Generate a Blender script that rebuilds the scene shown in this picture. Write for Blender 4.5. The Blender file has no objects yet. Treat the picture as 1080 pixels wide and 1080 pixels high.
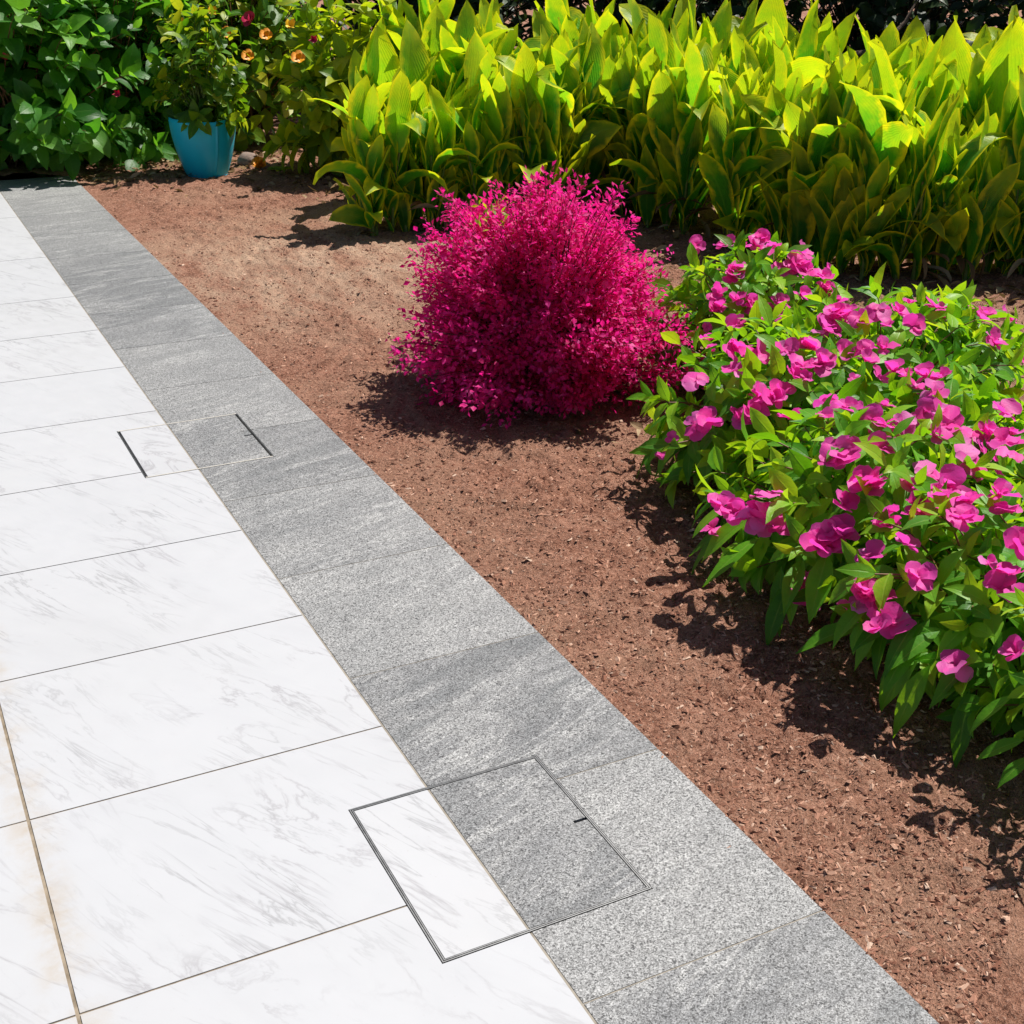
import bpy, math, random
import numpy as np
from mathutils import Vector, Matrix, Quaternion

# ------------------------------------------------------------------ camera, sky, sun, exposure
scene = bpy.context.scene
COL = scene.collection
random.seed(7)
rng = np.random.default_rng(7)
S = 1.775 / 1.5                       # paving module -> metres
CAM = np.array([0.0, 0.0, 1.775])
ROT = np.array([[0.8917357063982071, 0.17927281848351498, -0.41553421819083375],
                [-0.45232675526363775, 0.3823238050442652, -0.8057474880935986],
                [0.014420000248261622, 0.9064710500889984, 0.4220216806556137]])
cam_d = bpy.data.cameras.new('camera')
cam_d.sensor_width = 36.0
cam_d.lens = 1346.69 / 1080 * 36
cam_d.clip_start = 0.05
cam_d.clip_end = 2000
cam = bpy.data.objects.new('camera', cam_d)
COL.objects.link(cam)
mw = Matrix.Identity(4)
for i in range(3):
    for j in range(3):
        mw[i][j] = ROT[i, j]
    mw[i][3] = CAM[i]
cam.matrix_world = mw
scene.camera = cam

SUN_EL, SUN_AZ = math.radians(60), math.radians(77)      # azimuth from +Y towards +X
sun_dir = Vector((math.cos(SUN_EL) * math.sin(SUN_AZ), math.cos(SUN_EL) * math.cos(SUN_AZ), math.sin(SUN_EL)))
sun_d = bpy.data.lights.new('sun', 'SUN')
sun_d.energy = 5.0
sun_d.angle = math.radians(0.53)
sun_d.color = (1.0, 0.955, 0.89)
sun = bpy.data.objects.new('sun', sun_d)
COL.objects.link(sun)
sun.rotation_mode = 'QUATERNION'
sun.rotation_quaternion = sun_dir.to_track_quat('Z', 'Y')
sun.location = (9, 4, 12)

world = bpy.data.worlds.new('World')
scene.world = world
world.use_nodes = True
wn = world.node_tree
for n in list(wn.nodes):
    wn.nodes.remove(n)
w_out = wn.nodes.new('ShaderNodeOutputWorld')
w_bg = wn.nodes.new('ShaderNodeBackground')
w_sky = wn.nodes.new('ShaderNodeTexSky')
w_sky.sky_type = 'NISHITA'
w_sky.sun_disc = False
w_sky.sun_elevation = SUN_EL
w_sky.sun_rotation = SUN_AZ
w_bg.inputs['Strength'].default_value = 0.05
wn.links.new(w_sky.outputs[0], w_bg.inputs[0])
wn.links.new(w_bg.outputs[0], w_out.inputs[0])

scene.view_settings.view_transform = 'Standard'
scene.view_settings.look = 'None'
scene.view_settings.exposure = 0.40
scene.view_settings.gamma = 1.0
scene.view_settings.use_curve_mapping = False
scene.cycles.diffuse_bounces = 2

# ------------------------------------------------------------------ object helpers
def tag(o, label=None, cat=None, group=None, kind=None):
    if label: o['label'] = label
    if cat: o['category'] = cat
    if group: o['group'] = group
    if kind: o['kind'] = kind
    return o

def empty(name, loc, label, cat, group=None):
    o = bpy.data.objects.new(name, None)
    o.empty_display_size = 0.1
    o.location = loc
    COL.objects.link(o)
    return tag(o, label, cat, group)

class MB:
    """mesh accumulator: vertices, faces, a 4-float point colour and a material slot per face"""
    def __init__(self):
        self.v, self.f, self.c, self.m = [], [], [], []
        self.n = 0
    def add(self, v, f, c=None, m=0):
        v = np.asarray(v, float).reshape(-1, 3)
        self.v.append(v)
        self.f.append((np.asarray(f, int) + self.n).reshape(len(f), -1))
        if c is None:
            c = np.zeros((len(v), 4))
        c = np.asarray(c, float)
        if c.ndim == 1:
            c = np.tile(c, (len(v), 1))
        self.c.append(c)
        self.m.append(np.full(len(f), m, int))
        self.n += len(v)
    def mesh(self, name, mats, smooth=False):
        me = bpy.data.meshes.new(name)
        V = np.concatenate(self.v)
        me.vertices.add(len(V))
        me.vertices.foreach_set('co', V.ravel())
        loops = np.concatenate([f.ravel() for f in self.f])
        sizes = np.concatenate([np.full(len(f), f.shape[1], int) for f in self.f])
        me.loops.add(len(loops))
        me.loops.foreach_set('vertex_index', loops)
        me.polygons.add(len(sizes))
        me.polygons.foreach_set('loop_start', np.concatenate([[0], np.cumsum(sizes)[:-1]]))
        me.polygons.foreach_set('loop_total', sizes)
        me.polygons.foreach_set('material_index', np.concatenate(self.m))
        me.polygons.foreach_set('use_smooth', np.full(len(sizes), smooth))
        ca = me.color_attributes.new('var', 'FLOAT_COLOR', 'POINT')
        ca.data.foreach_set('color', np.concatenate(self.c).ravel())
        for m in (mats if isinstance(mats, (list, tuple)) else [mats]):
            me.materials.append(m)
        me.update(calc_edges=True)
        me.validate()
        return me
    def build(self, name, mats, parent=None, smooth=False):
        o = bpy.data.objects.new(name, self.mesh(name, mats, smooth))
        COL.objects.link(o)
        if parent is not None:
            o.parent = parent
        return o

def rect_box(mb, x0, x1, y0, y1, z0, z1, c=None, m=0, bottom=False):
    v = [(x0, y0, z0), (x1, y0, z0), (x1, y1, z0), (x0, y1, z0), (x0, y0, z1), (x1, y0, z1), (x1, y1, z1), (x0, y1, z1)]
    f = [(4, 5, 6, 7), (0, 1, 5, 4), (1, 2, 6, 5), (2, 3, 7, 6), (3, 0, 4, 7)]
    if bottom: f.append((3, 2, 1, 0))
    mb.add(v, f, c, m)

def ring(mb, x0, x1, y0, y1, w, z0, z1, c=None, m=0):
    """a mitred rectangular frame, w wide, inside the rectangle"""
    o = [(x0, y0), (x1, y0), (x1, y1), (x0, y1)]
    i = [(x0 + w, y0 + w), (x1 - w, y0 + w), (x1 - w, y1 - w), (x0 + w, y1 - w)]
    v = [(*p, z0) for p in o] + [(*p, z0) for p in i] + [(*p, z1) for p in o] + [(*p, z1) for p in i]
    f = []
    for k in range(4):
        l = (k + 1) % 4
        f += [(8 + k, 8 + l, 12 + l, 12 + k), (k, l, 8 + l, 8 + k), (4 + l, 4 + k, 12 + k, 12 + l), (l, k, 4 + k, 4 + l)]
    mb.add(v, f, c, m)

def unit(a):
    a = np.asarray(a, float)
    return a / np.maximum(np.linalg.norm(a, axis=-1, keepdims=True), 1e-9)

def tube(mb, pts, r0, r1, sides=6, c=None, m=0):
    pts = np.asarray(pts, float)
    n = len(pts)
    d = unit(np.gradient(pts, axis=0))
    ref = np.where(np.abs(d[:, 2:3]) > .9, np.array([[1., 0, 0]]), np.array([[0, 0, 1.]]))
    a = unit(np.cross(d, ref)); b = np.cross(d, a)
    ang = np.linspace(0, 2 * np.pi, sides, endpoint=False)
    rr = np.linspace(r0, r1, n)[:, None, None]
    v = pts[:, None] + rr * (a[:, None] * np.cos(ang)[None, :, None] + b[:, None] * np.sin(ang)[None, :, None])
    f = []
    for i in range(n - 1):
        for k in range(sides):
            l = (k + 1) % sides
            f.append((i * sides + k, i * sides + l, (i + 1) * sides + l, (i + 1) * sides + k))
    mb.add(v, f, c, m)

PROFILES = {
    'ovate': lambda t: np.sin(np.pi * np.clip(t, 0, 1) ** .75) ** .9,
    'lance': lambda t: np.sin(np.pi * np.clip(t, 0, 1) ** .85) ** 1.15,
    'canna': lambda t: np.minimum(1, 2.4 * t + .10) ** .8 * np.clip((1 - t) * 2.6, 0, 1) ** .62,
    'strap': lambda t: np.minimum(1, 4 * t + .3) * np.clip((1 - t) * 3, 0, 1) ** .8,
    'round': lambda t: np.sin(np.pi * np.clip(t, 0, 1) ** .6) ** .6,
    'petal': lambda t: np.sin(np.pi * np.clip(.08 + t * .86, 0, 1) ** 1.35) ** .65,
}

def leaves(mb, P, D, N, L, W, bend, fold=.25, prof='ovate', seg=4, wave=0.0, rnd=None, m=0, twist=0.0):
    """n folded leaf blades, each (seg+1) x 3 vertices. D axis, N upper side. colour = (random, along, across, random2)"""
    P = np.asarray(P, float).reshape(-1, 3); n = len(P)
    D = unit(D); N = np.asarray(N, float)
    N = unit(N - D * (N * D).sum(-1, keepdims=True)); Sd = np.cross(D, N)
    L = np.broadcast_to(L, (n,)).astype(float); W = np.broadcast_to(W, (n,)).astype(float)
    bend = np.broadcast_to(bend, (n,)).astype(float); fold = np.broadcast_to(fold, (n,)).astype(float)
    t = np.linspace(0, 1, seg + 1)
    th = -bend[:, None] * t[None] ** 1.2
    stp = 1.0 / seg
    cx = np.cos(th); sx = np.sin(th)
    mid_c = (cx[:, 1:] + cx[:, :-1]) / 2; mid_s = (sx[:, 1:] + sx[:, :-1]) / 2
    X = np.concatenate([np.zeros((n, 1)), np.cumsum(mid_c, 1) * stp], 1) * L[:, None]
    Y = np.concatenate([np.zeros((n, 1)), np.cumsum(mid_s, 1) * stp], 1) * L[:, None]
    ctr = P[:, None] + X[..., None] * D[:, None] + Y[..., None] * N[:, None]
    nt = -sx[..., None] * D[:, None] + cx[..., None] * N[:, None]
    w = PROFILES[prof](t)[None] * W[:, None] * .5
    tw = (np.broadcast_to(twist, (n,))[:, None] * t[None])[..., None]
    sv = np.cos(tw) * Sd[:, None] + np.sin(tw) * nt
    nt = np.cos(tw) * nt - np.sin(tw) * Sd[:, None]
    if rnd is None: rnd = rng.random(n)
    ph = rng.random((n, 2)) * 6.28
    wl = wave * W[:, None] * np.sin(t[None] * 9 + ph[:, :1]); wr = wave * W[:, None] * np.sin(t[None] * 9 + ph[:, 1:])
    fz = fold[:, None] * w
    Lf = ctr - w[..., None] * sv + (fz + wl)[..., None] * nt
    Rt = ctr + w[..., None] * sv + (fz + wr)[..., None] * nt
    V = np.stack([Lf, ctr, Rt], 2)                      # n, seg+1, 3, 3
    k = (seg + 1) * 3
    base = []
    for i in range(seg):
        a = i * 3
        base += [(a, a + 1, a + 4, a + 3), (a + 1, a + 2, a + 5, a + 4)]
    base = np.array(base)
    F = (base[None] + (np.arange(n) * k)[:, None, None]).reshape(-1, 4)
    C = np.zeros((n, seg + 1, 3, 4))
    C[..., 0] = rnd[:, None, None]; C[..., 1] = t[None, :, None]; C[:, :, 0, 2] = 1; C[:, :, 2, 2] = 1
    C[..., 3] = rng.random(n)[:, None, None]
    mb.add(V.reshape(-1, 3), F, C.reshape(-1, 4), m)

def vnoise(x, y, seed=0):
    """smooth value noise on arrays"""
    xi = np.floor(x).astype(int); yi = np.floor(y).astype(int)
    fx = x - xi; fy = y - yi
    fx = fx * fx * (3 - 2 * fx); fy = fy * fy * (3 - 2 * fy)
    def h(a, b):
        v = (a * 374761393 + b * 668265263 + seed * 974634777) & 0xffffffff
        v = ((v ^ (v >> 13)) * 1274126177) & 0xffffffff
        return ((v ^ (v >> 16)) & 0xffff) / 65535.0
    return (h(xi, yi) * (1 - fx) + h(xi + 1, yi) * fx) * (1 - fy) + (h(xi, yi + 1) * (1 - fx) + h(xi + 1, yi + 1) * fx) * fy

# ------------------------------------------------------------------ materials
class NT:
    def __init__(self, name):
        self.mat = bpy.data.materials.new(name)
        self.mat.use_nodes = True
        self.t = self.mat.node_tree
        for n in list(self.t.nodes): self.t.nodes.remove(n)
        self.out = self.t.nodes.new('ShaderNodeOutputMaterial')
    def n(self, typ, **kw):
        nd = self.t.nodes.new(typ)
        for k, v in kw.items():
            if k in nd.inputs: self.put(nd.inputs[k], v)
            else: setattr(nd, k, v)
        return nd
    def put(self, sock, v):
        if isinstance(v, bpy.types.NodeSocket): self.t.links.new(v, sock)
        elif isinstance(v, (tuple, list)) and len(v) == 3 and sock.type == 'RGBA': sock.default_value = (*v, 1)
        else: sock.default_value = v
    def math(self, op, a, b=0.0, clamp=False):
        nd = self.t.nodes.new('ShaderNodeMath'); nd.operation = op; nd.use_clamp = clamp
        self.put(nd.inputs[0], a); self.put(nd.inputs[1], b)
        return nd.outputs[0]
    def mix(self, f, a, b, blend='MIX'):
        nd = self.t.nodes.new('ShaderNodeMix'); nd.data_type = 'RGBA'; nd.blend_type = blend
        self.put(nd.inputs['Factor'], f)
        for s, v in ((nd.inputs[6], a), (nd.inputs[7], b)): self.put(s, v)
        return nd.outputs[2]
    def ramp(self, f, stops):
        nd = self.t.nodes.new('ShaderNodeValToRGB')
        self.put(nd.inputs[0], f)
        els = nd.color_ramp.elements
        while len(els) < len(stops): els.new(.5)
        for e, (p, c) in zip(els, stops):
            e.position = p
            e.color = (*c, 1) if isinstance(c, (tuple, list)) else (c, c, c, 1)
        return nd.outputs[0]
    def maprange(self, v, a, b, c=0.0, d=1.0):
        nd = self.t.nodes.new('ShaderNodeMapRange')
        for i, x in enumerate((v, a, b, c, d)): self.put(nd.inputs[i], x)
        return nd.outputs[0]
    def noise(self, vec, scale, detail=3, rough=.55, dist=0.0):
        nd = self.n('ShaderNodeTexNoise', Scale=scale, Detail=detail, Roughness=rough, Distortion=dist)
        if vec is not None: self.t.links.new(vec, nd.inputs['Vector'])
        return nd.outputs[0]
    def mapping(self, vec, loc=(0, 0, 0), rot=(0, 0, 0), scale=(1, 1, 1)):
        nd = self.t.nodes.new('ShaderNodeMapping')
        self.t.links.new(vec, nd.inputs[0])
        nd.vector_type = 'TEXTURE'            # rotates first, then stretches along the turned axes
        nd.inputs[1].default_value = loc; nd.inputs[2].default_value = rot; nd.inputs[3].default_value = tuple(1 / k for k in scale)
        return nd.outputs[0]
    def bump(self, h, strength, dist):
        return self.n('ShaderNodeBump', Height=h, Strength=strength, Distance=dist).outputs[0]
    def coord(self, k='Object'):
        return self.n('ShaderNodeTexCoord').outputs[k]
    def done(self, color, rough=.5, normal=None, spec=.5, metal=0.0, trans=None, tfac=0.0, coat=0.0):
        p = self.n('ShaderNodeBsdfPrincipled')
        self.put(p.inputs['Base Color'], color); self.put(p.inputs['Roughness'], rough)
        self.put(p.inputs['Specular IOR Level'], spec); self.put(p.inputs['Metallic'], metal)
        if coat: self.put(p.inputs['Coat Weight'], coat)
        if normal is not None: self.t.links.new(normal, p.inputs['Normal'])
        s = p.outputs[0]
        if trans is not None:
            tr = self.n('ShaderNodeBsdfTranslucent')
            self.put(tr.inputs[0], trans)
            if normal is not None: self.t.links.new(normal, tr.inputs['Normal'])
            mx = self.n('ShaderNodeMixShader')
            self.put(mx.inputs[0], tfac)
            self.t.links.new(s, mx.inputs[1]); self.t.links.new(tr.outputs[0], mx.inputs[2])
            s = mx.outputs[0]
        self.t.links.new(s, self.out.inputs[0])
        return self.mat

def var(t):
    a = t.n('ShaderNodeAttribute', attribute_name='var')
    sp = t.n('ShaderNodeSeparateColor'); t.t.links.new(a.outputs['Color'], sp.inputs[0])
    return a, sp.outputs[0], sp.outputs[1], sp.outputs[2]

def leaf_mat(name, stops, tstops, tfac=.4, rough=.42, tip=None, vein=(.5, .6, .2), veinf=.25, mottle=.25, spec=.5, ribs=0.0, edge=None):
    """stops: leaf colours over a per-leaf random; tstops: the light that leaks through; tip: colour towards the tip"""
    t = NT(name)
    a, rnd, along, across = var(t)
    co = t.coord()
    mo = t.noise(co, 28, 3)
    f = t.math('ADD', rnd, t.math('MULTIPLY', t.math('SUBTRACT', mo, .5), mottle), True)
    base = t.ramp(f, stops); tr = t.ramp(f, tstops)
    if tip is not None:
        tf = t.maprange(t.math('ADD', along, t.math('MULTIPLY', t.math('SUBTRACT', t.noise(co, 9, 2), .5), .9)), .45, 1.0)
        base = t.mix(t.math('MULTIPLY', tf, tip[2]), base, tip[0]); tr = t.mix(t.math('MULTIPLY', tf, tip[2]), tr, tip[1])
    if edge is not None:
        ef = t.maprange(t.math('ADD', across, t.math('MULTIPLY', t.math('SUBTRACT', t.noise(co, 13, 3), .5), 1.1)), .62, .98)
        base = t.mix(t.math('MULTIPLY', ef, edge[2]), base, edge[0]); tr = t.mix(t.math('MULTIPLY', ef, edge[2]), tr, edge[1])
    vf = t.math('MULTIPLY', t.maprange(across, 0.0, .12, 1, 0), veinf)
    base = t.mix(vf, base, vein)
    h = t.math('ADD', t.math('MULTIPLY', t.maprange(across, 0, .15, -1, 0), .6), t.noise(co, 60, 2))
    if ribs:
        wv = t.math('SINE', t.math('MULTIPLY', t.math('ADD', across, t.math('MULTIPLY', along, 1.6)), 42.0))
        h = t.math('ADD', h, t.math('MULTIPLY', wv, ribs))
        tr = t.mix(t.math('MULTIPLY', t.maprange(wv, .2, 1, 0, 1), .18), tr, base)
    return t.done(base, rough, t.bump(h, .35, .004), spec, trans=tr, tfac=tfac)

def plain_mat(name, c0, c1, scale=20, rough=.6, bump=.3, dist=.003, metal=0, spec=.4):
    t = NT(name); co = t.coord(); n = t.noise(co, scale, 4)
    return t.done(t.ramp(n, [(.3, c0), (.7, c1)]), rough, t.bump(t.noise(co, scale * 3, 3), bump, dist), spec, metal)

def marble_mat():
    t = NT('white_marble')
    a, r, g, b = var(t)
    co = t.coord()
    off = t.n('ShaderNodeVectorMath', operation='SCALE', Scale=17.0); t.t.links.new(a.outputs['Color'], off.inputs[0])
    ad = t.n('ShaderNodeVectorMath', operation='ADD'); t.t.links.new(co, ad.inputs[0]); t.t.links.new(off.outputs[0], ad.inputs[1])
    p = ad.outputs[0]
    q = t.mapping(p, rot=(0, 0, math.radians(-58)), scale=(.9, 3.4, 1))
    # thin dark veins, broken up
    n1 = t.noise(q, 1.5, 7, .62, 1.1)
    v1 = t.math('POWER', t.maprange(t.math('ABSOLUTE', t.math('SUBTRACT', n1, .5)), 0, .035, 1, 0), 2.4)
    br1 = t.maprange(t.noise(p, 2.4, 3), .47, .66)
    v1 = t.math('MULTIPLY', v1, br1)
    # finer hair veins
    n2 = t.noise(t.mapping(p, loc=(3, 9, 0), rot=(0, 0, math.radians(-64)), scale=(.7, 4.2, 1)), 3.0, 6, .6, .7)
    v2 = t.math('POWER', t.maprange(t.math('ABSOLUTE', t.math('SUBTRACT', n2, .48)), 0, .03, 1, 0), 2)
    v2 = t.math('MULTIPLY', v2, t.maprange(t.noise(p, 3.1, 2), .42, .62))
    # soft grey drifts
    cl = t.maprange(t.noise(q, 1.1, 6, .65, .6), .5, .8)
    # short flecks
    fl = t.maprange(t.noise(t.mapping(p, rot=(0, 0, math.radians(-66)), scale=(9, 46, 1)), 1.0, 3, .6), .66, .8)
    fl = t.math('MULTIPLY', fl, t.maprange(t.noise(p, 3.0, 3), .5, .68))
    c = t.mix(t.maprange(g, 0, 1, 0, .6), (.480, .486, .502), (.460, .468, .488))
    c = t.mix(t.math('MULTIPLY', cl, .20), c, (.35, .357, .375))
    c = t.mix(t.math('MULTIPLY', v1, .50), c, (.22, .205, .22))
    c = t.mix(t.math('MULTIPLY', v2, .62), c, (.26, .26, .27))
    c = t.mix(t.math('MULTIPLY', fl, .28), c, (.26, .27, .29))
    # rust coloured stain that has soaked in along the long joint at the left
    sx = t.n('ShaderNodeSeparateXYZ'); t.t.links.new(co, sx.inputs[0])
    dx = t.math('ABSOLUTE', t.math('SUBTRACT', sx.outputs[0], .08 * S))
    st = t.math('MULTIPLY', t.maprange(t.math('ADD', dx, t.math('MULTIPLY', t.math('SUBTRACT', t.noise(co, 22, 5, .7), .5), .07)), .0, .075, 1, 0), t.maprange(t.noise(co, 6.5, 6, .7), .42, .62))
    c = t.mix(t.math('MULTIPLY', t.math('POWER', st, 1.3), .62), c, (.40, .325, .235))
    c = t.mix(t.math('MULTIPLY', t.maprange(t.noise(co, .9, 6, .65), .45, .7), .13), c, (.36, .35, .33))
    sp = t.math('MULTIPLY', t.maprange(t.noise(co, 190, 1), .74, .8), .35)
    c = t.mix(sp, c, (.35, .33, .3))
    return t.done(c, t.maprange(t.noise(co, 14, 3), .3, .7, .42, .55), t.bump(t.noise(co, 260, 2), .05, .001), .35)

def granite_mat():
    t = NT('grey_granite')
    a, r, g, b = var(t)
    co = t.coord()
    off = t.n('ShaderNodeVectorMath', operation='SCALE', Scale=23.0); t.t.links.new(a.outputs['Color'], off.inputs[0])
    ad = t.n('ShaderNodeVectorMath', operation='ADD'); t.t.links.new(co, ad.inputs[0]); t.t.links.new(off.outputs[0], ad.inputs[1])
    p = ad.outputs[0]
    tone = t.noise(t.mapping(p, rot=(0, 0, math.radians(25)), scale=(1.0, 2.2, 1)), 2.2, 5, .62, 1.4)
    band = t.noise(t.mapping(p, rot=(0, 0, math.radians(18)), scale=(1.0, 5.5, 1)), 1.7, 5, .6, 1.0)
    c = t.ramp(tone, [(.30, (.165, .168, .173)), (.5, (.212, .214, .217)), (.70, (.275, .275, .273))])
    c = t.mix(t.math('MULTIPLY', t.math('POWER', b, 1.6), .45), c, (.15, .153, .158))
    streak = t.math('POWER', t.maprange(t.math('ABSOLUTE', t.math('SUBTRACT', band, .52)), 0, .045, 1, 0), 1.6)
    c = t.mix(t.math('MULTIPLY', t.math('MULTIPLY', streak, t.maprange(t.noise(p, 2.6, 3), .40, .56)), .58), c, (.44, .44, .43))
    c = t.mix(t.math('MULTIPLY', t.maprange(band, .32, .47, 1, 0), .55), c, (.115, .123, .128))
    c = t.mix(t.math('MULTIPLY', t.math('POWER', g, 1.4), .55), c, (.33, .33, .325))
    # crystals: grey feldspar grains, white quartz, black mica
    def cells(scale):
        vo = t.n('ShaderNodeTexVoronoi', Scale=scale); t.t.links.new(p, vo.inputs['Vector'])
        sp = t.n('ShaderNodeSeparateColor'); t.t.links.new(vo.outputs['Color'], sp.inputs[0]); return sp.outputs
    ca = cells(450); cb = cells(260)
    k = t.ramp(t.math('ADD', t.math('MULTIPLY', ca[0], .72), t.math('MULTIPLY', cb[0], .28)), [(.12, .25), (.42, .85), (.62, 1.05), (.9, 1.75)])
    c = t.mix(1.0, c, k, 'MULTIPLY')
    c = t.mix(t.math('MULTIPLY', t.math('GREATER_THAN', cb[1], .955), .75), c, (.03, .03, .033))
    n1 = ca[2]
    return t.done(c, .62, t.bump(n1, .25, .0012), .35)

def soil_mat():
    t = NT('red_brown_soil')
    co = t.coord()
    big = t.noise(co, 1.15, 5, .6); mid = t.noise(co, 9, 5, .65); fine = t.noise(co, 62, 5, .75)
    fib = t.noise(t.mapping(co, rot=(0, 0, .5), scale=(1, 2.1, 1)), 120, 3, .65)
    c = t.ramp(t.math('ADD', t.math('MULTIPLY', mid, .35), t.math('MULTIPLY', fine, .65)),
               [(.36, (.075, .030, .020)), (.47, (.290, .130, .082)), (.59, (.47, .243, .165))])
    c = t.mix(t.math('MULTIPLY', t.maprange(big, .44, .66), .55), c, (.44, .27, .18))
    dv = t.n('ShaderNodeVectorMath', operation='DISTANCE'); t.t.links.new(co, dv.inputs[0]); dv.inputs[1].default_value = (2.15, 6.7, 0)
    dry = t.math('MULTIPLY', t.maprange(dv.outputs['Value'], .5, 1.7, 1, 0), t.maprange(t.noise(t.mapping(co, scale=(2.2, 1, 1)), 2.4, 5, .65), .36, .62))
    c = t.mix(t.math('MULTIPLY', dry, .75), c, (.62, .44, .31))          # a drier, sandier patch of the bed
    c = t.mix(t.math('MULTIPLY', t.maprange(fib, .57, .68), .75), c, (.56, .35, .26))
    c = t.mix(t.math('MULTIPLY', t.maprange(fib, .42, .32), .75), c, (.045, .022, .016))
    h = t.math('ADD', t.math('MULTIPLY', fine, .8), t.math('MULTIPLY', fib, .6))
    return t.done(c, .92, t.bump(h, 1.0, .020), .15)

M = {}
M['marble'] = marble_mat()
M['granite'] = granite_mat()
M['soil'] = soil_mat()
M['grout'] = plain_mat('brown_grout', (.16, .125, .085), (.33, .27, .20), 24, .9, .4)
M['grout_light'] = plain_mat('beige_grout', (.22, .195, .16), (.34, .305, .255), 30, .9, .3)
M['steel'] = plain_mat('brushed_steel', (.30, .30, .295), (.46, .46, .45), 60, .45, .05, .0005, 1.0)
M['dark'] = plain_mat('black_gap', (.012, .012, .012), (.03, .03, .03), 50, .7)
M['cream'] = plain_mat('cream_edge_trim', (.44, .42, .37), (.54, .51, .46), 50, .5)
M['bark'] = plain_mat('brown_bark', (.05, .032, .022), (.16, .105, .07), 30, .9, .8, .01)
M['stem_green'] = plain_mat('green_stem', (.06, .12, .02), (.16, .24, .05), 30, .5)
M['stem_red'] = plain_mat('reddish_stem', (.12, .05, .03), (.22, .12, .05), 30, .5)
M['stem_purple'] = plain_mat('purple_twig', (.06, .012, .02), (.14, .03, .04), 40, .7)

# ------------------------------------------------------------------ paving
XJ, XA, XB = .08 * S, .770 * S, 1.234 * S            # long joint, marble / granite line, granite / soil line
Y_END = 10.02
MJ = [-1.768, -1.168, -.568, .032, .632, 1.232, 1.832, 2.430, 3.030, 3.632, 4.232, 4.823, 5.418, 6.010, 6.642, 7.546, 8.70, Y_END]
GJ = [1.459 + .602 * k for k in range(-5, 15)]
GJ = [y for y in GJ if y < Y_END - .15] + [Y_END]
COVERS = [(.612 * S, 1.0055 * S, 1.402 * S, 1.829 * S), (.612 * S, 1.0025 * S, 3.527 * S, 3.941 * S)]

def cut(r, holes):
    out = [r]
    for (a0, a1, b0, b1) in holes:
        nxt = []
        for (x0, x1, y0, y1) in out:
            ix0, ix1, iy0, iy1 = max(x0, a0), min(x1, a1), max(y0, b0), min(y1, b1)
            if ix0 >= ix1 or iy0 >= iy1:
                nxt.append((x0, x1, y0, y1)); continue
            if y0 < iy0: nxt.append((x0, x1, y0, iy0))
            if iy1 < y1: nxt.append((x0, x1, iy1, y1))
            if x0 < ix0: nxt.append((x0, ix0, iy0, iy1))
            if ix1 < x1: nxt.append((ix1, x1, iy0, iy1))
        out = nxt
    return out

TZ = 0.0
mm, gm = MB(), MB()
jw = .0035
def lay(mb, x0, x1, ys, jx0, jx1, jy):
    for y0, y1 in zip(ys[:-1], ys[1:]):
        cv = (*rng.random(3), 1)
        for r in cut((x0 + jx0, x1 - jx1, y0 + jy, y1 - jy), COVERS):
            rect_box(mb, r[0], r[1], r[2], r[3], -.025, TZ, cv)
lay(mm, XJ, XA, MJ, .0038, .003, .0023)
wid = .69 * S
for k in range(1, 7):
    lay(mm, XJ - wid * k, XJ - wid * (k - 1), MJ, .0038, .0038, .0023)
marble = mm.build('marble_paving', M['marble']); tag(marble, kind='structure')
lay(gm, XA, XB, GJ, .003, 0.0, .0017)
granite = gm.build('granite_border', M['granite']); tag(granite, kind='structure')
bm_ = MB()
for r in cut((XJ - wid * 6, XA - .003, MJ[0], Y_END - .004), COVERS): rect_box(bm_, *r, -.06, -.0022, m=0)
for r in cut((XA - .003, XB - .002, MJ[0], Y_END - .004), COVERS): rect_box(bm_, *r, -.06, -.0012, m=1)
grout = bm_.build('paving_base', [M['grout'], M['grout_light']]); tag(grout, kind='structure')

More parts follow.
